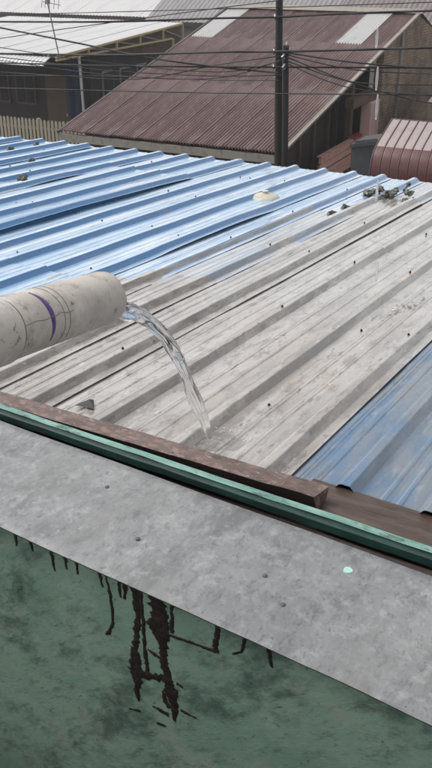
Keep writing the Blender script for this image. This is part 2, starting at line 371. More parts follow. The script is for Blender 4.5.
# screws on the ribs over the battens
sc=None
for v in (2.28,3.12,3.95,4.78,5.62):
    for i,r in enumerate(RIBS[:26]):
        if random.random()<.30: continue
        vv=v+random.uniform(-.05,.05); uu=r+random.choice((0,0,.08,-.09))+random.uniform(-.006,.006)
        top=HH if abs(uu-r)<.02 else .0
        if sc is None:
            s_=MB(); s_.tube([(0,0,-.006),(0,0,.0012)],.0052,8); s_.tube([(0,0,.0012),(0,0,.005)],.0038,6)
            sc=s_.build('screw',M['screw']); o=sc; o.parent=roof
        else:
            o=sc.copy(); C.objects.link(o); o.parent=roof
        b=ORI[roof.name]; o.location=(vv-b[0],uu-b[1],rz(vv)+top+.010-b[2])
# battens and carrying frame under the sheets
for v in (2.28,3.12,3.95,4.78,5.62):
    b=MB(); b.box(v-.03,v+.03,.12,7.3,rz(v)-.075,rz(v)-.012); b.build('batten',M['under'],roof)
low=thing('low_building','dark timber-walled building that carries the blue metal roof','building',(3.9,3.6,GZ),FA)
b=MB(); b.box(5.30,5.42,.2,7.2,GZ,rz(5.4)-.08); b.build('wall',M['darkwall'],low)
b=MB(); b.box(1.92,5.28,.2,.32,GZ,rz(5.4)-.09); b.build('wall',M['darkwall'],low)
b=MB(); b.box(1.92,5.28,7.08,7.2,GZ,rz(5.4)-.09); b.build('wall',M['darkwall'],low)
b=MB(); b.box(1.80,1.90,.05,7.3,GZ,-1.47); b.build('wall',M['darkwall'],low)

def wallv(u): return 1.197+.036*min(u,3.0)
# ================================================================== PARAPET, CAP, BOARDS
par=thing('parapet_wall','green painted mouldy parapet wall with black tar drips below a zinc cap','wall',(1.4,1.5,GZ),FA)
def wallf(a,b):
    u=-3.5+a*12.5; z=GZ+(-1.318-GZ)*b
    return (wallv(u)+.001*noise.noise(Vector((u*3,z*3,0))),u,z)
b=MB(); b.grid(wallf,140,60)
capv=[(wallv(-3.5+12.5*i/140),-3.5+12.5*i/140) for i in range(141)]
i0=b.pts([(1.56,-3.5,GZ),(1.56,9,GZ),(1.56,9,-1.318),(1.56,-3.5,-1.318)]); b.face(i0,i0+1,i0+2,i0+3)
i1=b.pts([(v,u,-1.3182) for v,u in capv]+[(1.56,u,-1.3182) for v,u in capv])
for i in range(140): b.face(i1+i,i1+i+1,i1+142+i,i1+141+i)
b.build('wall',M['gwall'],par,smooth=60)
# zinc cap: bent sheet, slightly wavy near edge with a turned-down lip
def capnear(u): return 1.176+.036*min(u,3.0)+.010*noise.noise(Vector((u*1.3,3.3,0)))+.004*noise.noise(Vector((u*6,1,0)))
def capfar(u): return 1.592+.022*max(0,u-.4)
cb=MB()
def capf(a,b):
    u=-3.0+a*11.5; v0=capnear(u); v1=capfar(u)
    if b<.08: # lip
        return (v0+.006*(1-b/.08),u,-1.3035-.010*(1-b/.08))
    t=(b-.08)/.92
    return (v0+(v1-v0)*t,u,-1.300+.006*noise.noise(Vector((u*2.2,t*2.5,7)))-.002*(1-t))
cb.grid(capf,190,14)
cap=cb.build('zinc_cap',M['zinc'],par,smooth=50)
cap.modifiers.new('thickness','SOLIDIFY').thickness=.003
M['nail']=mat('dull_nail',(.085,.085,.085),.5)
for (v,u) in ((1.500,1.25),(1.357,1.044),(1.330,.627),(1.396,.708)):
    s_=MB(); s_.tube([(v,u,-1.303),(v,u,-1.2975)],.0060,10); s_.tube([(v,u,-1.2975),(v,u,-1.2960)],[.0050,.002],10)
    s_.build('nail_head',M['nail'],cap)
s_=MB(); s_.tube([(1.513,.55,-1.302),(1.513,.55,-1.2965)],[.0125,.011],18,mod=lambda t,a:1+.06*math.sin(3*a)); s_.build('paint_spot',M['mintdrop'],cap)
TAR=[
[(1.0382,-1.3357,.0024),(1.0269,-1.3671,.0036),(1.0238,-1.412,.0036),(1.0269,-1.4576,.0036),(1.0408,-1.4932,.0049),(1.0506,-1.5013,.0025)],
[(.9493,-1.3056,.0092),(.9488,-1.4047,.0082),(.9594,-1.4948,.0072),(.9549,-1.5808,.011),(.9641,-1.6398,.01),(.96,-1.679,.0025)],
[(.9368,-1.3386,.0035),(.9318,-1.4714,.0048),(.9287,-1.5702,.0049)],
[(.8932,-1.3012,.0159),(.8867,-1.3453,.0195),(.8852,-1.3806,.0208),(.8784,-1.4262,.0151),(.8774,-1.4787,.0094),(.8733,-1.5277,.0107),(.8659,-1.566,.0144),(.8582,-1.5981,.0145),(.8508,-1.6443,.0097),(.8519,-1.686,.0037)],
[(.8499,-1.3107,.0045),(.8525,-1.4012,.0046)],
[(.8639,-1.4098,.0035),(.8034,-1.4043,.004),(.7343,-1.3965,.0045)],
[(.7343,-1.3995,.0067),(.7304,-1.3126,.0044)],
[(.9237,-1.4864,.0024),(.9037,-1.4922,.0059),(.8838,-1.4979,.0047)],
[(.9799,-1.5941,.0037),(.9489,-1.581,.0098),(.9187,-1.5714,.0085),(.8743,-1.5575,.0096)],
[(1.0579,-1.3201,.0047),(1.0484,-1.3523,.0024)],[(.9967,-1.3116,.0047),(.9971,-1.3598,.0024)],[(.9812,-1.3137,.0058),(.984,-1.36,.0035)],
[(1.2063,-1.3218,.0049),(1.1988,-1.3682,.0025)],[(1.1621,-1.3218,.0049),(1.1582,-1.3447,.0024)],[(1.125,-1.3246,.0048),(1.124,-1.3455,.0024)],
[(.9935,-1.7226,.0025),(.9554,-1.7114,.0038)],[(.907,-1.7255,.0025),(.8797,-1.7198,.0037)],[(.8332,-1.6376,.0036),(.7875,-1.638,.0024)],
[(.917,-1.6719,.0025),(.8693,-1.6755,.0074)],[(.8426,-1.5534,.0048),(.8257,-1.5571,.0036)],
[(.6562,-1.328,.0043),(.668,-1.3629,.0033),(.6905,-1.3831,.0022)],[(.6051,-1.3252,.0053),(.594,-1.3712,.0032)],[(.724,-1.3211,.0033),(.7343,-1.3757,.0056)]]
TAR+=[[(.8990,-1.33,.010),(.9005,-1.40,.013),(.893,-1.445,.004)],[(.8700,-1.35,.010),(.8690,-1.42,.008)],[(.9700,-1.50,.004),(.9720,-1.56,.007),(.9690,-1.61,.005)],[(.885,-1.60,.003),(.876,-1.635,.007),(.866,-1.65,.010)],[(.990,-1.575,.002),(.965,-1.585,.006)],[(.84,-1.575,.003),(.852,-1.60,.008)],
[(1.32,-1.31,.006),(1.322,-1.34,.002)],[(1.27,-1.31,.005),(1.268,-1.335,.002)]]
rag=random.Random(3)
for k,st in enumerate(TAR):
    if st[0][1]>-1.34: st[0]=(st[0][0],-1.302,st[0][2]*1.2)
    if st[-1][1]>-1.325: st[-1]=(st[-1][0],-1.302,st[-1][2])
    # resample with ragged width
    pts=[]
    for (a,b_) in zip(st[:-1],st[1:]):
        n=max(2,int(math.hypot(a[0]-b_[0],a[1]-b_[1])/.004))
        for i in range(n): t=i/n; pts.append([a[j]+(b_[j]-a[j])*t for j in range(3)])
    pts.append(list(st[-1]))
    mb=MB(); L=len(pts); rows=[]
    for p_ in pts:
        q_=(wallv(p_[0])-.003)/1.214; p_[0]*=q_; p_[1]*=q_
    for i,(u,z,r) in enumerate(pts):
        p0=pts[max(0,i-1)]; p1=pts[min(L-1,i+1)]; d=Vector((p1[0]-p0[0],p1[1]-p0[1])); d.normalize(); nx,nz_=-d.y,d.x
        ra=r*(1.1+.9*noise.noise(Vector((u*60,z*60,k)))+rag.uniform(-.25,.45)); rb_=r*(1.1+.9*noise.noise(Vector((u*60,z*60,k+50)))+rag.uniform(-.25,.45)); v=wallv(u)-.0006+.001*noise.noise(Vector((u*3,z*3,0)))
        rows.append(mb.pts([(v+.0005,u+nx*ra,z+nz_*ra),(v-.0006,u+nx*ra*.8,z+nz_*ra*.8),(v-.0006,u-nx*rb_*.8,z-nz_*rb_*.8),(v+.0005,u-nx*rb_,z-nz_*rb_)]))
    for i in range(L-1):
        for j in range(3): mb.face(rows[i]+j,rows[i]+j+1,rows[i+1]+j+1,rows[i+1]+j)
    mb.build('tar_drip',M['tar'],par,smooth=60)

def plank(name,m,parent,v0,v1,u0,u1,z0,z1,n=40,wob=.003,seed=0,taper=0.0):
    """long timber along u with uneven edges"""
    mb=MB(); rows=[]
    for i in range(n+1):
        u=u0+(u1-u0)*i/n; a=wob*noise.noise(Vector((u*2.5,seed,0))); c=wob*noise.noise(Vector((u*9,seed,4))); d=wob*noise.noise(Vector((u*7,seed,8))); sh=taper*u
        rows.append(mb.pts([(v0+a+sh,u,z0+c),(v0+d+sh,u,z1-.004+c*.5),(v0+.004+d+sh,u,z1+c*.5),(v1-.004+a+sh,u,z1+d*.5),(v1+c+sh,u,z1-.004+d*.5),(v1+a+sh,u,z0+d)]))
    for i in range(n):
        for j in range(6): k=(j+1)%6; mb.face(rows[i]+j,rows[i]+k,rows[i+1]+k,rows[i+1]+j)
    mb.face(*[rows[0]+j for j in range(6)]); mb.face(*[rows[-1]+j for j in range(6)][::-1])
    return mb
# green painted board with a worn mint top edge
gb=thing('green_board','long dark teal painted timber board with worn mint top edge','board',(1.66,2.2,-1.34),FA)
plank('x',None,None,1.657,1.690,-2.5,8,-1.324,-1.299,120,.004,1).build('board',M['teal'],gb,smooth=40)
plank('x',None,None,1.674,1.696,-2.5,8,-1.2965,-1.292,120,.004,2).build('top_edge',M['mint'],gb,smooth=40)
pl=plank('flaking_beam',None,None,1.783,1.849,.742,8,-1.341,-1.300,140,.005,3,-.042)
for i_ in range(6): v_=pl.v[i_]; pl.v[i_]=(v_[0],v_[1]+(-.004,.010,.004,-.008,.006,-.002)[i_],v_[2])
pl.m=[1 if i%6 in (0,5) and i<840 else 0 for i in range(len(pl.f))]  # front and underside black: shadow of the gap painted onto the timber
single(pl,'flaking_beam',[M['redwood'],M['tar']],'flaking red brown timber beam with broken end beside the green board','beam',(1.83,2.2,-1.395),FA,smooth=35)
# splintered end of the beam
pl=plank('brown_board',None,None,1.70,1.770,-2.5,8,-1.50,-1.42,60,.003,4)
bbd=single(pl,'brown_board',M['brownwood'],'wet dark brown fascia board under the roof edge','board',(1.84,2.2,-1.46),FA,smooth=35)
pl=plank('upper_brown_board',None,None,1.760,1.897,-2.5,.815,-1.398,-1.3455,40,.003,6)
single(pl,'fascia_board',M['brownwood'],'short dark brown board at right, continuing the broken red beam','board',(1.85,-.9,-1.398),FA,smooth=35)
pl=plank('ledger',None,None,1.618,1.680,-2.5,8,-1.46,-1.352,80,.008,5)
single(pl,'ledger_board',M['brownwood'],'low dark weathered timber in the gap behind the zinc cap','board',(1.62,2.2,-1.44),FA,smooth=35)

# ================================================================== PIPE AND WATER
PE=Vector((-.244,1.706,-.664)); PD=Vector((.145,.399,-.088)).normalized()
pp=thing('drain_pipe','dirty cream plastic drain pipe with a purple mark, pouring water','pipe',tuple(PE-PD*1.0))
R0=.057
def along(t): return tuple(PE-PD*t)
def ringtube(name,t0,t1,r0,r1,m,par_,inner=.004,n=48,seg=10,endw=0.0):
    mb=MB(); d=PD; x=Vector((0,0,1)); x=(x-d*x.dot(d)).normalized(); y=d.cross(x)
    def ring(t,r,w_=0):
        c=PE-d*t; return mb.pts([c+x*math.cos(a)*r+y*math.sin(a)*r+d*(w_*(noise.noise(Vector((math.cos(a)*1.4,math.sin(a)*1.4,2)))+.3*noise.noise(Vector((math.cos(a)*5,math.sin(a)*5,6))))) for a in [2*math.pi*j/n for j in range(n)]])
    ts=[t0+(t1-t0)*i/seg for i in range(seg+1)]
    o=[ring(t,r0+(r1-r0)*i/seg,endw if i==0 else 0) for i,t in enumerate(ts)]; q=[ring(t,r0+(r1-r0)*i/seg-inner,endw if i==0 else 0) for i,t in enumerate(ts)]
    for A in (o,q):
        for i in range(seg):
            for j in range(n): k=(j+1)%n; mb.face(A[i]+j,A[i]+k,A[i+1]+k,A[i+1]+j)
    for e in (0,seg):
        for j in range(n): k=(j+1)%n; mb.face(o[e]+j,o[e]+k,q[e]+k,q[e]+j)
    return mb.build(name,m,par_,smooth=40)
ringtube('pipe_body',0,2.6,R0,R0,M['pvc'],pp,endw=.007,seg=26)
sl_=ringtube('coupling',.40,.72,R0+.0028,R0+.0028,M['pvc'],pp,inner=.0022)
# seams, pencil-thin grimy rings and the purple paint stroke: thin raised bands on the pipe skin
def band(name,a0,a1,tf,hw,m,rr,parent,n=26):
    mb=MB(); d=PD; x=Vector((0,0,1)); x=(x-d*x.dot(d)).normalized(); y=d.cross(x); rows=[]
    for i in range(n+1):
        a=R(a0+(a1-a0)*i/n); t=tf(i/n); w_=hw(i/n)
        for_r=[]
        for (tt,r) in ((t-w_,rr-.001),(t-w_*.8,rr+.0007),(t+w_*.8,rr+.0007),(t+w_,rr-.001)):
            for_r.append(PE-d*tt+x*math.cos(a)*r+y*math.sin(a)*r)
        rows.append(mb.pts(for_r))
    for i in range(n):
        for j in range(3): mb.face(rows[i]+j,rows[i]+j+1,rows[i+1]+j+1,rows[i+1]+j)
    return mb.build(name,m,parent,smooth=50)
band('purple_mark',10,118,lambda s:.305-.006*s+.02*(s-.55)**2,lambda s:.0085*max(.12,math.sin(math.pi*min(1,s*1.02)))**.8,M['purple'],R0,pp)
band('seam',-40,150,lambda s:.262+.002*math.sin(s*7),lambda s:.0007,M['crack'],R0,pp)
band('seam',-30,125,lambda s:.242+.002*math.sin(s*5),lambda s:.0008,M['crack'],R0,pp)
band('seam',-60,200,lambda s:.394,lambda s:.0011,M['crack'],R0,pp,40)
mb=MB(); d=PD; x=Vector((0,0,1)); x=(x-d*x.dot(d)).normalized(); y=d.cross(x)
def skin(t,a,r=R0+.0004): return PE-d*t+x*math.cos(a)*r+y*math.sin(a)*r
mb.tube([skin(.225+.012*i,R(72+4*noise.noise(Vector((i*.4,0,0))))) for i in range(15)],.0007,5)
mb.build('scratch',M['crack'],pp)

# falling stream
A=PE+PD*.0+Vector((.006,-.004,-.034)); Bp=Vector((-.014,2.232,-1.352)); T=.345
def stream(t): # t 0..1
    s_=t*T; hx=A.x+(Bp.x-A.x)*t; hy=A.y+(Bp.y-A.y)*t
    z=A.z+(Bp.z-A.z+4.905*T*T)*t-4.905*s_*s_
    return Vector((hx,hy,z))
ws=thing('water_stream','clear rain water pouring from the pipe end onto the roof','water',tuple(Bp))
def jet(rbase,off,seed,name,t0=0.0,t1=1.0,n=70):
    mb=MB(); ps=[]; rs=[]
    for i in range(n+1):
        t=t0+(t1-t0)*i/n; p=stream(t)
        p=p+Vector((noise.noise(Vector((t*4,seed,0))),noise.noise(Vector((t*4,seed,5))),noise.noise(Vector((t*4,seed,9)))*.5))*(.004+.012*t)+Vector(off)*(1-t*.6)
        ps.append(p); e=min(1,(i+1)/5)*min(1,(n-i+1)/6)
        rs.append(rbase*(1.10-.22*t)*e*(1+.28*noise.noise(Vector((t*8,seed,2)))))
    mb.tube(ps,rs,18,True,twist=.10,mod=lambda t,a:1+.26*math.sin(2*a+t*5+seed)+.12*math.sin(3*a-t*8)+.22*noise.noise(Vector((math.cos(a)*1.2,math.sin(a)*1.2,t*9+seed))))
    return mb.build(name,M['water'],ws,smooth=75)
jet(.0155,(0,0,0),1,'stream')
jet(.0075,(.016,-.006,.004),2,'strand',.0,.62)
jet(.0055,(-.014,.008,-.002),3,'strand',.12,.97)
jet(.0045,(.010,.0,-.010),4,'strand',.3,.85)
sp=MB(); rg=random.Random(5)
for i in range(46):
    a=rg.uniform(0,6.283); q=rg.random()**.6*.16; hgt=max(0,(.05-.25*q))*rg.random(); r=rg.uniform(.0016,.0052)
    x_,y_=Bp.x+math.cos(a)*q*.9,Bp.y+math.sin(a)*q*.55+.03
    if x_*math.cos(FA)+y_*math.sin(FA)<1.90: continue
    sp.blob((x_,y_,rz(x_*math.cos(FA)+y_*math.sin(FA))+.008+hgt),(r,r,r*.8 if hgt>.01 else r*.5),.1,0,i)
tag(sp.build('splash_drops',M['water'],ws,smooth=80),kind='stuff')
sp=MB(); c=Bp+Vector((.015,.03,0))
def rip(a,b):
    r=.115*a; t=2*math.pi*b; q=r*(1+.2*noise.noise(Vector((math.cos(t)*1.5,math.sin(t)*1.5,4))))
    x_,y_=c.x+math.cos(t)*q,c.y+math.sin(t)*q*.8; v_=x_*math.cos(FA)+y_*math.sin(FA)
    return (x_,y_,rz(v_)+.0115+.0035*math.cos(r*190)*math.exp(-r/.05)+.002*noise.noise(Vector((x_*40,y_*40,1)))-.016*a**4)
sp.grid(rip,22,44); sp.build('ripple',M['water'],ws,smooth=80)
# splash further up the grey sheets
b0=(3.45,1.13,rz(3.45)+.006); spl=MB(); rg=random.Random(8)
for i in range(34):
    v=b0[0]+rg.gauss(0,.055)+ (i%6-.5)*.03; u=b0[1]+rg.gauss(0,.02)-(i%6)*.012; r=rg.uniform(.003,.009)
    spl.blob((v,u,rz(v)+.006+rg.random()*.008),(r*1.6,r,r*.55),.25,0,i)
single(spl,'roof_splash',M['water'],'small splash of rain water jumping off the grey sheets','water',b0,FA,smooth=80,kind='stuff')
# drops falling from above, one below another
lab=['topmost falling water drop, before the ridge of the brown roof','falling water drop above the pink pillar, before the brick gable','falling water drop beside the pink pillar','falling water drop beside the green rubble on the roof','lowest falling water drop, over the grey roof sheets']
for i,(y,l) in enumerate(((38,.042),(79,.050),(107,.054),(192,.054),(272,.046))):
    cz={38:-.276,79:-.404,107:-.493,192:-.760,272:-1.012}[y]*.62
    yy={38:3.227,79:3.16,107:3.117,192:2.98,272:2.852}[y]*.62
    mb=MB(); n=10
    mb.tube([(0,0,l*(k/n-.5)) for k in range(n+1)],[.0030*max(.03,math.sin(math.pi*(k/n)**.95))**.38 for k in range(n+1)],12)
    single(mb,'water_drop',M['drop'],lab[i],'water drop',(0,0,0),0,'drops falling in a line',smooth=80).location=(.352,yy,cz)

# ================================================================== THINGS LYING ON THE ROOF
def P(v,u,dz=0): return (v,u,rz(v)+dz)
rub=thing('rubble_heap','small heap of mossy broken rubble near the far edge of the roof','rubble',P(5.63,2.0),FA)
rg=random.Random(2)
for i in range(16):
    v=5.63+rg.uniform(-.10,.12); u=2.0+rg.uniform(-.16,.16); r=rg.uniform(.015,.033); mb=MB(); mb.blob(P(v,u,.015+rg.random()*.03),(r*1.4,r,r*.75),.45,1,i+1); mb.build('stone',M['moss'],rub)
mb=MB(); mb.tube([P(5.75,1.93,.05),P(5.78,1.93,.06),P(5.81,1.92,.08)],[.010,.008,.007],8); mb.blob(P(5.815,1.92,.085),.018,.2,1,4); mb.build('twig',M['moss'],rub)
def debris(v,u,r,seed,label,name='moss_clump',g='dark clumps lying on the roof'):
    mb=MB()
    for j in range(3):
        rg_=random.Random(seed*7+j); mb.blob(P(v+rg_.uniform(-r,r)*.6,u+rg_.uniform(-r,r)*.6,r*.6),(r*rg_.uniform(.6,1),r*rg_.uniform(.5,.9),r*rg_.uniform(.5,.9)),.4,1,seed+j)
    single(mb,name,M['moss'],label,'debris',P(v,u),FA,g)
debris(4.92,2.12,.028,11,'dark clump on the pale sheets below the rubble, the nearer of two')
debris(5.14,2.108,.026,12,'dark clump on the pale sheets below the rubble, the farther of two')
debris(5.387,5.29,.032,13,'dark leaf clump at the left edge of the blue roof')
debris(5.76,5.33,.026,14,'dark clump closest to the cream fence on the blue roof')
debris(5.15,4.84,.022,15,'small dark clump in the middle of the upper left blue sheets')
debris(4.555,4.37,.034,16,'dark clump caught under a sheet lap on the left blue roof')
ld=thing('pot_lid','yellowed round plastic lid with a knob lying on the blue sheets','lid',P(5.106,2.686,.003),FA)
c=P(5.106,2.686); mb=MB(); mb.tube([(c[0],c[1],c[2]+h_) for h_ in (.006,.012,.018,.030,.040,.044)],[.09,.10,.096,.07,.03,.02],28); mb.build('dish',M['lid'],ld,smooth=35)
mb=MB(); mb.tube([(c[0],c[1],c[2]+h_) for h_ in (.043,.050,.056,.059)],[.020,.018,.024,.020],14); mb.build('knob',M['lid'],ld,smooth=35)
# torn metal flap near the broken beam
mb=MB(); a=[P(1.90,1.615,.012),P(1.885,1.685,.012),P(1.955,1.66,.012),P(1.915,1.645,.034)]
k=mb.pts(a); mb.face(k,k+1,k+3); mb.face(k+1,k+2,k+3); mb.face(k,k+2,k+1); mb.face(k,k+3,k+2)
single(mb,'torn_flap',M['torn'],'small dark torn metal flap sticking up beside the red beam','metal flap',P(1.95,1.65),FA)

# ================================================================== BROWN HOUSE
K0,E0,E1=18.06,7.20,13.18; SLP=.30; RUN=8.25; SKW=-.095
bh=thing('brown_roofed_house','house with a brown corrugated roof, two pale skylight sheets and a brick gable','house',(22,10,GZ),KA)
def bz(k): return -4.0+SLP*(k-K0)
def corr(n,pitch,L,seg=6,amp=.015,nl=1):
    """corrugated sheet in local coordinates: x up the slope 0..L, y across"""
    mb=MB(); pts=[]
    N=n*seg
    for i in range(nl+1):
        for j in range(N+1): pts.append((L*i/nl,j*pitch/seg,amp*math.sin(2*math.pi*j/seg)))
    b=mb.pts(pts)
    for i in range(nl):
        for j in range(N): a=b+i*(N+1)+j; mb.face(a,a+N+1,a+N+2,a+1)
    return mb
ROWS=[(0,3.05,.0),(2.92,5.9,.012),(5.78,RUN+.02,.024)]
# width 8 sheets
ncol=8; sw=(E1-E0)/ncol; nw=9; pit=sw/nw
slen=math.sqrt(1+SLP*SLP)
for ri,(a,b_,dz) in enumerate(ROWS):
    proto={}
    for ci in range(ncol):
        clear=(ri==2 and ci in (1,7))
        key='clearsheet' if clear else 'maroon'
        if key not in proto:
            mb=corr(nw+1,pit,(b_-a),6,.027)
            o=mb.build('roof_sheet',M[key],None,smooth=50,fixn=False); proto[key]=o
        else:
            o=proto[key].copy(); C.objects.link(o)
        o.parent=bh
        o.matrix_parent_inverse.identity()
        from mathutils import Matrix
        # shear: x -> (1, SKW, SLP)
        o.location=(K0-.25+a-22, E0+ci*sw+SKW*a-10, bz(K0-.25+a)+dz*-1+.05-GZ+.003*(ci%2))
        yaw=math.atan(SKW); o.rotation_euler=(0,-math.atan(SLP),yaw); o.scale=(slen*math.sqrt(1+SKW*SKW),1,1)
    if ri==2: pass
# trims, ridge, gutter, walls
def bp(k,e,dz=0): return (k,e+SKW*(k-K0),bz(k)+dz)
mb=MB(); mb.beam(bp(K0-.25,E0-.02,.045),bp(K0+RUN-.2,E0-.02,.045),.10,.05); mb.build('rake_board',M['trim'],bh)
mb=MB(); mb.beam(bp(K0-.25,E1+.02,.02),bp(K0+RUN-.2,E1+.02,.02),.08,.05); mb.build('rake_board',M['fascia'],bh)
mb=MB(); mb.box(K0-.22,K0-.12,E0-.05,E1+.05,-4.28,-4.10); mb.build('fascia_board',M['trim'],bh)
mb=MB(); rk=K0+RUN-.25; e_=SKW*RUN; mb.prism([(rk-.22,bz(rk-.22)+.08),(rk,bz(rk)+.12),(rk+.22,bz(rk-.22)+.08),(rk,bz(rk)+.09)],1,E0+e_-.1,E1+e_+.1); mb.build('ridge_cap',M['trim'],bh)
# rear slope
mb=MB(); k=mb.pts([(rk,E0+e_,bz(rk)+.06),(rk,E1+e_,bz(rk)+.06),(rk+6,E1+e_,bz(rk)-1.8),(rk+6,E0+e_,bz(rk)-1.8)]); mb.face(k,k+1,k+2,k+3); mb.build('rear_roof',M['maroon'],bh)
mb=MB(); mb.box(K0+.45,K0+.6,E0+.35,E1-.3,GZ,-3.95); mb.build('front_wall',M['darkwall'],bh)
mb=MB(); mb.box(K0+.6,rk+4,E1-.45,E1-.3,GZ,-3.95); mb.build('side_wall',M['darkwall'],bh)
for e in (8.4,10.2,12.0):
    f=MB(); f.box(K0+.40,K0+.449,e-.45,e+.45,-5.6,-4.6); fo=f.build('window',M['trim'],bh)
    f=MB(); f.box(K0+.38,K0+.399,e-.38,e+.38,-5.53,-4.67); f.build('pane',M['darker'],fo)
# gable side: brick wall (following the slanted eave line), pillar, recessed timber wall, planks
def gw(k,d=0): return 7.26+SKW*(k-K0)+d
mb=MB(); kk=[24.55,rk,31.5]
pts=[(23.75,GZ),(31.5,GZ),(31.5,bz(rk)-1.8),(rk,bz(rk)-.02),(23.75,bz(23.75)-.02)]
n=len(pts); k=mb.pts([(p[0],gw(p[0]),p[1]) for p in pts]+[(p[0],gw(p[0])+.2,p[1]) for p in pts])
for i in range(n): j=(i+1)%n; mb.face(k+i,k+j,k+n+j,k+n+i)
mb.face(*range(k,k+n)); mb.face(*range(k+2*n-1,k+n-1,-1)); mb.build('brick_gable',M['brick'],bh)
mb=MB(); mb.box(24.9,25.05,gw(25)-.05,gw(25)-.003,GZ,bz(24.9)-.05); mb.build('downpipe',M['concrete'],bh)
mb=MB(); mb.bbox(22.95,23.72,gw(23.3)-.05,gw(23.3)+.25,GZ,-3.62,.02); mb.build('pillar',M['pink'],bh)
mb=MB(); mb.prism([(18.66,GZ),(26,GZ),(26,bz(26)-.1),(18.66,bz(18.66)-.1)],1,7.75,7.85); mb.build('recessed_wall',M['darkwall'],bh)
for kx in (20.2,21.2,22.3,22.9):
    mb=MB(); mb.box(kx,kx+.09,7.66,7.74,GZ,bz(kx)-.12); mb.build('post',M['plywood'],bh)
mb=MB(); mb.box(22.55,22.75,7.15,7.3,GZ,bz(22.6)-.1); mb.build('door_post',M['plywood'],bh)
mb=MB(); mb.box(21.6,23.73,gw(22.8)-.02,gw(22.8)+.22,-3.60,-3.36); mb.build('lintel',M['plywood'],bh)
pk=thing('plank_screen','faded pink plank screen leaning below the brown gable edge','screen',(21.5,6.9,GZ),KA)
for i in range(4):
    mb=MB(); z1=-4.50-.19*i; mb.box(19.9+.25*(i>1),23.3,6.98+.03*(i%2),7.04+.03*(i%2),z1-.165,z1,jit=.008); mb.build('plank',M['pinkplank'],pk)
for kx in (20.2,21.6,23.0):
    mb=MB(); mb.box(kx,kx+.08,7.08,7.16,GZ,-4.6); mb.build('post',M['plywood'],pk)
mb=MB(); mb.box(19.85,22.3,6.95,7.08,-4.50,-4.47); mb.build('top_rail',M['pinkplank'],pk)
mb=MB(); mb.box(22.3,23.35,6.92,7.10,-4.50,-4.43); mb.build('top_rail',M['redpaint'],pk)

# grey tank in front of the planks
tk=thing('metal_tank','dark grey sheet metal tank with sloping lid beside the pink planks','tank',(17.2,5.15,GZ),KA)
mb=MB(); mb.prism([(4.66,-5.0),(5.26,-5.0),(5.30,-3.54),(5.20,-3.42),(4.78,-3.34),(4.70,-3.40)],0,16.9,17.5); mb.build('tank_body',M['tank'],tk)
mb=MB(); mb.prism([(4.64,-3.42),(5.32,-3.56),(5.30,-3.49),(4.70,-3.34)],0,16.84,17.56); mb.build('lid',M['tank'],tk)
for a in (16.93,17.43):
    for c_ in (4.68,5.18):
        mb=MB(); mb.box(a,a+.05,c_,c_+.05,GZ,-5.0); mb.build('leg',M['fascia'],tk)

# red canopy with curved sheets
cn=thing('red_canopy','dark red ribbed canopy with curved front and top painted pale with sky sheen beside the tank','canopy',(15.8,3.2,GZ),KA)
prof=[(15.10,-4.35),(15.10,-3.72),(15.12,-3.50),(15.17,-3.36),(15.26,-3.25),(15.38,-3.17),(15.55,-3.10),(15.9,-2.985),(16.35,-2.84)]
ca,cz_=1.2,4.62
rib_e=[4.36-.168*i for i in range(15)]
def cE(e,k): return e-.0*(k-15.1)
for i in range(14):
    for part,(lo,hi,m) in (('front_sheet',(0,5,'canopy')),('top_sheet',(5,8,'canopytop'))):
        mb=MB(); ps=[]
        for (k_,z_) in prof[lo:hi+1]:
            for q,dz in ((0,0),(.25,.006),(.5,.0),(.75,.006),(1,0)): ps.append((k_-dz*1.0,rib_e[i]-.168*q,z_+dz*.6))
        b=mb.pts(ps); nn=hi-lo
        for a in range(nn):
            for j in range(4): x0=b+a*5+j; mb.face(x0,x0+5,x0+6,x0+1)
        mb.build(part,M[m],cn,smooth=50,fixn=False)
for e in rib_e:
    mb=MB(); mb.tube([(k_-.006,e,z_+.006) for k_,z_ in prof],.011,6); mb.build('rib',M['canopyrib'],cn,smooth=60)
for z_ in (-3.70,-4.12):
    mb=MB(); kf=15.085 if z_<-3.7 else 15.10; mb.box(kf,kf+.012,2.06,4.36,z_-.012,z_+.012); mb.build('batten',M['canopyrib'],cn)
mb=MB(); mb.tube([(16.35,4.38,-2.86),(16.35,1.96,-2.86)],.03,8); mb.build('ridge_tube',M['canopyrib'],cn)
for e in (4.31,2.1):
    for k_ in (15.16,16.3):
        mb=MB(); mb.box(k_-.03,k_+.03,e-.03,e+.03,GZ,-4.2 if k_<16 else -2.9); mb.build('post',M['fascia'],cn)

# dark shed behind the canopy
sh=thing('dark_shed','dark timber shed behind the red canopy, next to the brick gable','shed',(24,4,GZ),KA)
mb=MB(); mb.box(23.6,23.75,2.2,5.2,GZ,-3.5); mb.build('wall',M['darkwall'],sh)
mb=MB(); mb.box(23.6,27,5.05,5.2,GZ,-3.4); mb.build('wall',M['darkwall'],sh)
mb=MB(); mb.prism([(23.2,-3.62),(27.2,-2.9),(27.2,-2.82),(23.2,-3.54)],1,2.0,5.3); mb.build('roof',M['brownroof2'],sh)
for e in (2.8,3.5,4.2,4.9):
    mb=MB(); mb.box(23.54,23.6,e,e+.08,GZ,-3.6); mb.build('post',M['plywood'],sh)
mb=MB(); mb.prism([(4.75,-4.6),(5.0,-4.6),(5.12,-3.95),(4.95,-3.9)],0,23.4,23.52); mb.build('leaning_sheet',M['tank'],sh)

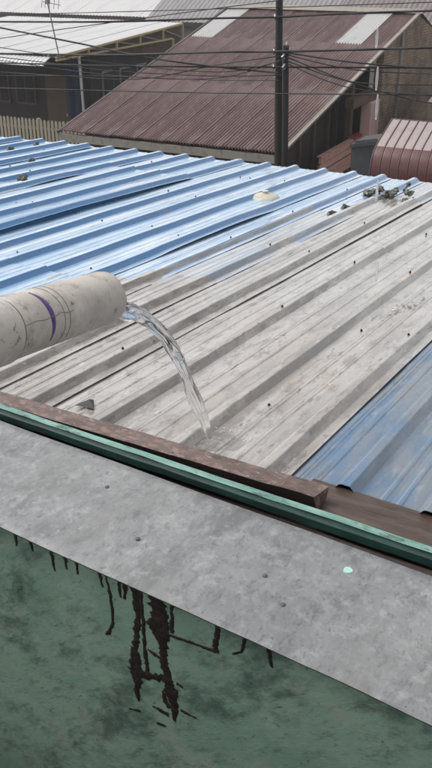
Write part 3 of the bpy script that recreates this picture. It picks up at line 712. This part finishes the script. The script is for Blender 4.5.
# ================================================================== WHITE ROOFED HOUSE, LEFT
WK,WE=24.18,17.71
wh=thing('white_roofed_house','house with a wide pale metal roof, open timber truss gable and dark porch','house',(28,20,GZ),KA)
def wz(k): return -3.08+(k-WK)*.052
for i in range(9):
    mb=corr(6,.165,8.7,6,.012); o=mb.build('roof_sheet',M['whiteroof'],None,smooth=50,fixn=False) if i==0 else wsh.copy()
    if i==0: wsh=o
    else: C.objects.link(o)
    o.parent=wh; o.location=(WK-.1-28,WE+.02+i*.97-20,wz(WK-.1)+.02+.004*(i%2)-GZ); o.rotation_euler=(0,-math.atan(.052),0)
mb=MB(); mb.beam((WK-.1,WE,wz(WK-.1)-.02),(WK+8.6,WE,wz(WK+8.6)-.02),.05,.07); mb.build('top_chord',M['truss'],wh)
mb=MB(); mb.beam((WK-.1,WE,-3.20),(WK+7.7,WE,-3.14),.07,.06); mb.build('bottom_chord',M['truss'],wh)
for kx in (25.95,27.75,29.4,31.15,32.75):
    mb=MB(); mb.beam((kx,WE-.01,-3.19),(kx,WE-.01,wz(kx)-.03),.07,.05); mb.build('strut',M['truss'],wh)
ks=(24.3,25.95,27.75,29.4,31.15)
for a,b_ in zip(ks[1:],(27.75,29.4,31.15,32.75)):
    mb=MB(); mb.beam((a,WE+.03,wz(a)-.04),(b_,WE+.03,-3.17),.04,.04); mb.build('brace',M['trim'],wh)
mb=MB(); mb.box(24.4,32.9,WE+.10,WE+.16,-3.75,-2.72+0); 
mb=MB(); k=mb.pts([(24.6,WE+.12,-3.18),(32.8,WE+.12,-3.7),(32.8,WE+.12,wz(32.8)-.03),(24.6,WE+.12,wz(24.6)-.03)]); mb.face(k,k+1,k+2,k+3); mb.build('infill',M['plywood'],wh)
mb=MB(); mb.beam((31.9,WE-.02,-3.15),(31.9,WE-.02,-4.6),.08,.08); mb.build('post',M['truss'],wh)
mb=MB(); mb.tube([(25.35,WE-.02,-3.18),(25.45,WE-.02,GZ)],.045,8); mb.build('post',M['whitepost'],wh)
mb=MB(); mb.tube([(24.3,WE-.02,-3.1),(24.3,26,-3.12)],.05,8); mb.build('gutter',M['whitepost'],wh)
# curved awning sheet below the eave
for i in range(9):
    e=17.95+i*.28*1.0
for i in range(26):
    e0_=17.95+.155*i; mb=MB(); ps=[]
    for (dk,dz) in ((.15,.0),(-.08,-.03),(-.26,-.09),(-.42,-.18),(-.50,-.27)):
        for q,b2 in ((0,0),(.3,.03),(.7,.03),(1,0)): ps.append((WK+dk-b2,e0_+.15*q,-3.10+dz+b2*.6))
    b=mb.pts(ps)
    for a in range(4):
        for j in range(3): x0=b+a*4+j; mb.face(x0,x0+4,x0+5,x0+1)
    mb.build('awning_sheet',M['awning'],wh,smooth=40,fixn=False)
# porch: back wall, door, dark window, blue cloth, bits
mb=MB(); mb.box(26.4,26.55,WE+.3,27,GZ,-3.15); mb.build('front_wall',M['darkwall'],wh)
mb=MB(); mb.box(26.6,32.8,WE+.35,WE+.5,GZ,-3.25); mb.build('side_wall',M['darkwall'],wh)
mb=MB(); mb.box(26.30,26.40,18.9,19.9,GZ,-4.0); dd=mb.build('door',M['plywood'],wh)
mb=MB(); mb.box(26.27,26.30,18.98,19.06,-5.4,-5.3); mb.build('handle',M['metal'],dd)
for e in (20.4,21.6):
    mb=MB(); mb.box(26.32,26.40,e,e+.9,-5.1,-4.0); wd=mb.build('window',M['plywood'],wh)
    mb=MB(); mb.box(26.30,26.32,e+.07,e+.42,-5.03,-4.07); mb.build('pane',M['darker'],wd)
    mb=MB(); mb.box(26.30,26.32,e+.48,e+.83,-5.03,-4.07); mb.build('pane',M['darker'],wd)
for kx in (27.2,28.4,29.6):
    mb=MB(); mb.box(kx,kx+.7,WE+.30,WE+.348,-5.4,-3.9); wd=mb.build('window',M['concrete'],wh)
    mb=MB(); mb.box(kx+.06,kx+.64,WE+.27,WE+.299,-5.34,-3.96); mb.build('pane',M['darker'],wd)
cl=MB(); cl.grid(lambda a,b:(25.9+.05*math.sin(b*14),17.95+b*.8,-3.4-1.9*a),6,24)
single(cl,'hanging_cloth',M['bluecloth'],'dark blue cloth hanging in the porch beside the white post','cloth',(25.9,18.3,-5.3),KA,smooth=80)

# TV antenna on that roof
an=thing('tv_antenna','thin leaning television antenna mast on the corner of the pale roof','antenna',(24.5,17.9,-3.05),KA)
a0=Vector((24.5,17.9,-3.06)); a1=Vector((24.35,18.12,-1.2))
mb=MB(); mb.tube([a0,a1],.022,8); mb.build('mast',M['metal'],an)
c0=a0.lerp(a1,.84)
mb=MB(); mb.tube([c0+Vector((.1,.25,.02)),c0+Vector((-.15,-.60,-.06))],.016,6); mb.build('boom',M['metal'],an)
for t in (-.25,-.1,.1,.3,.5):
    q=c0+Vector((-.12*t,-.95*t,-.04*t)); mb=MB(); mb.tube([q+Vector((-.05,0,-.17)),q+Vector((.05,0,.19))],.010,6); mb.build('element',M['metal'],an)
mb=MB(); mb.box(c0.x-.05,c0.x+.05,c0.y-.05,c0.y+.05,c0.z-.05,c0.z+.09); mb.build('amplifier_box',M['metal'],an)

# cream picket fence
fc=thing('picket_fence','cream painted picket fence beyond the blue roof','fence',(21.9,18,GZ),KA)
pr=None; nP=54
for i in range(nP):
    e=14.6+.142*i
    if pr is None:
        mb=MB(); mb.prism([(-.045,-1.9),(.045,-1.9),(.045,.0),(.02,.055),(-.02,.055),(-.045,.0)],0,-.012,.012)
        mb.v=[(a,b,c) for a,b,c in mb.v]; pr=mb.build('picket',M['cream']); o=pr
    else: o=pr.copy(); C.objects.link(o)
    o.parent=fc; o.location=(0,e-18,-4.72-GZ+random.uniform(-.015,.015)); o.rotation_euler=(R(random.uniform(-1,1)),0,0)
for z_ in (-4.95,-6.2):
    mb=MB(); mb.box(21.92,21.97,14.5,22.4,z_-.04,z_+.04); mb.build('rail',M['cream'],fc)
for e in (14.6,17.0,19.4,21.8):
    mb=MB(); mb.box(21.98,22.07,e,e+.1,GZ,-4.66); mb.build('post',M['cream'],fc)

# ================================================================== HOUSES FARTHER BACK
def far_house(name,label,k0,k1,e0,e1,ze,rise,m,wm,fasc=.0,nwin=3):
    h=thing(name,label,'house',((k0+k1)/2,(e0+e1)/2,GZ),KA)
    km=(k0+k1)/2
    mb=MB(); k=mb.pts([(k0+.5,e0+.4,GZ),(k0+.5,e1-.4,GZ),(k1-.5,e1-.4,GZ),(k1-.5,e0+.4,GZ),(k0+.5,e0+.4,ze+.05),(k0+.5,e1-.4,ze+.05),(k1-.5,e1-.4,ze+.05),(k1-.5,e0+.4,ze+.05),(km,e0+.4,ze+rise-.15),(km,e1-.4,ze+rise-.15)])
    for q in ((0,1,5,4),(2,3,7,6),(0,4,8,7,3),(1,2,6,9,5)): mb.face(*[k+i for i in q])
    mb.build('wall',wm,h)
    nS=max(2,int((e1-e0)/1.9)); L=math.hypot(km-k0,rise); pitch=(e1-e0)/nS/10
    for i in range(nS):
        mb=corr(10,pitch,L,4,.02); o=mb.build('roof_sheet',m,None,smooth=50,fixn=False); o.parent=h
        o.location=(k0-km,e0+i*(e1-e0)/nS-(e0+e1)/2,ze-GZ+.005*(i%2)); o.rotation_euler=(0,-math.atan2(rise,km-k0),0)
    mb=MB(); k=mb.pts([(km,e0,ze+rise),(km,e1,ze+rise),(k1,e1,ze),(k1,e0,ze)]); mb.face(k,k+1,k+2,k+3); mb.build('rear_roof',m,h)
    mb=MB(); mb.tube([(km,e0-.05,ze+rise+.02),(km,e1+.05,ze+rise+.02)],.10,8); mb.build('ridge_cap',M['trim'],h)
    if fasc:
        mb=MB(); mb.box(k0-.04,k0+.02,e0-.02,e1+.02,ze-fasc,ze-.02); mb.build('fascia_board',M['fascia'],h)
        mb=MB(); mb.beam((k0,e0-.03,ze-.06),(km,e0-.03,ze+rise-.06),.06,.22); mb.build('rake_board',M['fascia'],h)
    for i in range(nwin):
        e=e0+1+(e1-e0-2.2)*(i+.2)/nwin; mb=MB(); mb.box(k0+.42,k0+.499,e,e+1,-5.4,-4.2); wn=mb.build('window',M['trim'],h)
        mb=MB(); mb.box(k0+.40,k0+.419,e+.08,e+.92,-5.32,-4.28); mb.build('pane',M['darker'],wn)
    return h
far_house('far_white_house','distant house with pale roof and deep dark fascia behind the truss-gabled house',42,56,23.3,40,-3.15,2.1,M['whiteroof'],M['concrete'],.42)
far_house('grey_roofed_house','distant grey roofed house behind the left end of the brown ridge',38,48,13.2,22.6,-3.0,2.4,M['greyroof'],M['concrete'],.2)
far_house('dark_roofed_house','distant dull brown roofed house behind the middle of the brown ridge',36,45,4.2,12.6,-2.75,2.0,M['brownroof2'],M['concrete'],.2)
far_house('pale_grey_house','distant pale grey roofed house at the right behind the brown ridge',39,50,-8,3.8,-3.1,2.6,M['greyroof'],M['concrete'],.2)
far_house('back_row_house','farthest brown roofed house, left of the pale grey one',60,72,8,26,-3.0,2.8,M['brownroof2'],M['concrete'],.2)
far_house('back_row_house','farthest grey roofed house on the left, behind the pale roofs',62,74,29,52,-3.0,2.8,M['greyroof'],M['concrete'],.2)

# ================================================================== POLES AND CABLES
pl=thing('utility_pole','tall dark timber utility pole before the brown roof','pole',(1.26,17.95,GZ))
mb=MB(); mb.tube([(1.34,17.95,GZ),(1.30,17.95,-4),(1.22,17.93,-.9),(1.18,17.92,1.5)],[.092,.082,.068,.06],14); mb.build('shaft',M['pole'],pl,smooth=50)
mb=MB(); mb.beam((.5,18.25,.9),(1.9,17.55,.9),.10,.12); mb.build('cross_arm',M['pole'],pl)
for z_ in (-1.15,-1.78,-2.05): mb=MB(); mb.tube([(1.14,17.84,z_-.04),(1.14,17.80,z_),(1.14,17.84,z_+.04)],.022,6); mb.build('bracket',M['metal'],pl)
p2=thing('short_pole','shorter dark timber pole with cable clamps beside the tall utility pole','pole',(1.46,17.8,GZ))
mb=MB(); mb.tube([(1.47,17.8,GZ),(1.43,17.8,-4),(1.37,17.8,-1.66)],[.075,.068,.056],12); mb.build('shaft',M['pole'],p2,smooth=50)
for (z_,dx) in ((-1.64,.0),(-1.80,.09),(-1.86,-.09),(-1.97,.10),(-2.05,-.07)):
    mb=MB(); mb.tube([(1.38+dx*.4,17.73,z_-.04),(1.38+dx,17.70,z_),(1.38+dx*.4,17.73,z_+.05)],.026,6); mb.build('clamp',M['metal'],p2)
def cable(pts,r,label,g='black overhead cables'):
    # smooth through the points, continued past the frame
    P_=[Vector(p) for p in pts]
    P_=[P_[0]+(P_[0]-P_[1])*.8 if len(P_)>1 and P_[0].x<-4 else P_[0]]+P_ if P_[0].x<-4 else P_
    if P_[-1].x>3.8: P_.append(P_[-1]+(P_[-1]-P_[-2])*1.2)
    out=[]
    for i in range(len(P_)-1):
        a=P_[max(0,i-1)]; b=P_[i]; c_=P_[i+1]; d=P_[min(len(P_)-1,i+2)]
        for j in range(8):
            t=j/8; out.append(.5*((2*b)+(c_-a)*t+(2*a-5*b+4*c_-d)*t*t+(3*b-a-3*c_+d)*t**3))
    out.append(P_[-1]); out=[p+Vector((0,-.14,0)) for p in out]
    mb=MB(); mb.tube(out,r,6); base=tuple(out[len(out)//2])
    single(mb,'overhead_cable',M['wire'],label,'cable',base,0,g,smooth=60)
cable([(-4.9,20.93,-1.44),(-2.26,19.62,-1.35),(0,18.51,-1.21),(1.18,17.92,-1.15),(2.15,17.45,-1.07),(3.87,16.6,-.96)],.020,'uppermost thick cable, just below the brown ridge, spanning the whole view')
cable([(-4.99,20.98,-2.12),(-2.3,19.64,-2.01),(0,18.51,-1.84),(1.2,17.91,-1.77),(2.72,17.16,-1.66),(3.93,16.57,-1.57)],.022,'second thick cable from the top, crossing at the short pole top')
cable([(-5.02,20.99,-2.32),(-2.31,19.65,-2.23),(0,18.51,-2.12),(1.33,17.85,-2.05),(3.97,16.55,-1.91)],.018,'third level cable, passing just under the clamps of the short pole')
cable([(-5.09,21.03,-2.88),(-2.34,19.67,-2.75),(0,18.51,-2.63),(4.02,16.52,-2.38)],.012,'lowest level cable, a thin one across the middle of the brown roof')
cable([(1.37,17.83,-1.78),(2.56,17.24,-1.89),(3.97,16.55,-1.93)],.014,'cable from the short pole gently falling right to the brick gable')
cable([(1.38,17.83,-1.86),(2.4,17.32,-2.2),(3.48,16.79,-2.46),(4.03,16.52,-2.53)],.012,'steepest cable falling right from the short pole')
cable([(-4.92,20.94,-1.56),(-2.98,19.98,-1.81),(-1.4,19.2,-2.02),(0,18.51,-2.12),(1.23,17.9,-2.16)],.018,'thick cable falling from the upper left across the pale roof to the poles')
cable([(-4.95,20.96,-1.8),(-3.55,20.27,-1.57),(-2.26,19.62,-1.37),(0,18.51,-1.03),(1.19,17.92,-.86)],.009,'thin cable rising from the left across the pale roof')
cable([(-5.0,20.98,-2.19),(-3.99,20.48,-2.24),(-2.31,19.65,-2.33),(0,18.51,-2.30),(1.28,17.88,-2.20)],.010,'thin sagging cable left of the poles under the truss')
cable([(-5.0,20.98,-2.52),(-3.52,20.25,-2.51),(-1.64,19.32,-2.46),(0,18.51,-2.09),(1.3,17.87,-1.84)],.010,'thin cable dipping into the dark porch left of the poles')
cable([(1.38,17.83,-1.93),(2.58,17.23,-2.24),(4.0,16.53,-2.21)],.011,'sagging cable right of the poles, lowest in its middle')
cable([(-5.0,20.98,-2.60),(-2.5,19.72,-2.45),(0,18.51,-2.38),(1.25,17.89,-2.30)],.008,'thinnest cable over the left slope of the brown roof')

cable([(-5.0,20.98,-1.98),(-2.6,19.77,-2.16),(0,18.51,-2.22),(1.25,17.89,-1.95)],.009,'thin slack cable left of the poles, lowest before the brown roof edge')
cable([(-5.0,20.98,-2.26),(-2.3,19.64,-2.42),(0,18.51,-2.34),(1.33,17.85,-1.90)],.008,'thin slack cable reaching the short pole from the far left porch')
cable([(1.38,17.83,-1.82),(2.6,17.22,-2.02),(4.0,16.53,-2.02)],.010,'middle cable of the bundle right of the short pole')
cable([(1.38,17.83,-1.98),(2.5,17.27,-2.34),(4.0,16.53,-2.40)],.009,'lower slack cable of the bundle right of the short pole')
cable([(-5.0,20.98,-1.30),(-2.2,19.59,-1.16),(0,18.51,-1.04),(1.18,17.92,-.98),(3.9,16.6,-.82)],.008,'very thin cable along the top edge of the view')

# ================================================================== THE HOUSE ONE LOOKS FROM (unseen behind the camera, added and sized to shape the light)
ow=thing('unseen_shading_house','unseen green walled house with a balcony behind the camera, added to shade the view','house',(-3.0,0,GZ),FA)
b=MB(); b.box(-3.2,-3.0,-8,10,GZ,-.6); b.build('wall',M['ownwall'],ow)
b=MB(); b.box(-3.0,.30,-8,10,-1.85,-1.65); b.build('balcony_slab',M['concrete'],ow)

# ================================================================== RAINY AIR
hz=MB(); hz.box(-130,130,-40,150,GZ-1.2,3.2)
ho=hz.build('haze',None); ho.data.materials.clear()
hm=bpy.data.materials.new('rain_haze'); hm.use_nodes=True; ht=hm.node_tree; ht.nodes.clear()
pv=ht.nodes.new('ShaderNodeVolumePrincipled'); pv.inputs['Color'].default_value=(.92,.93,.95,1); pv.inputs['Density'].default_value=.0013
oo=ht.nodes.new('ShaderNodeOutputMaterial'); ht.links.new(pv.outputs[0],oo.inputs['Volume'])
ho.data.materials.append(hm); tag(ho,'thin grey rain haze over the roofs',None,None,'stuff')
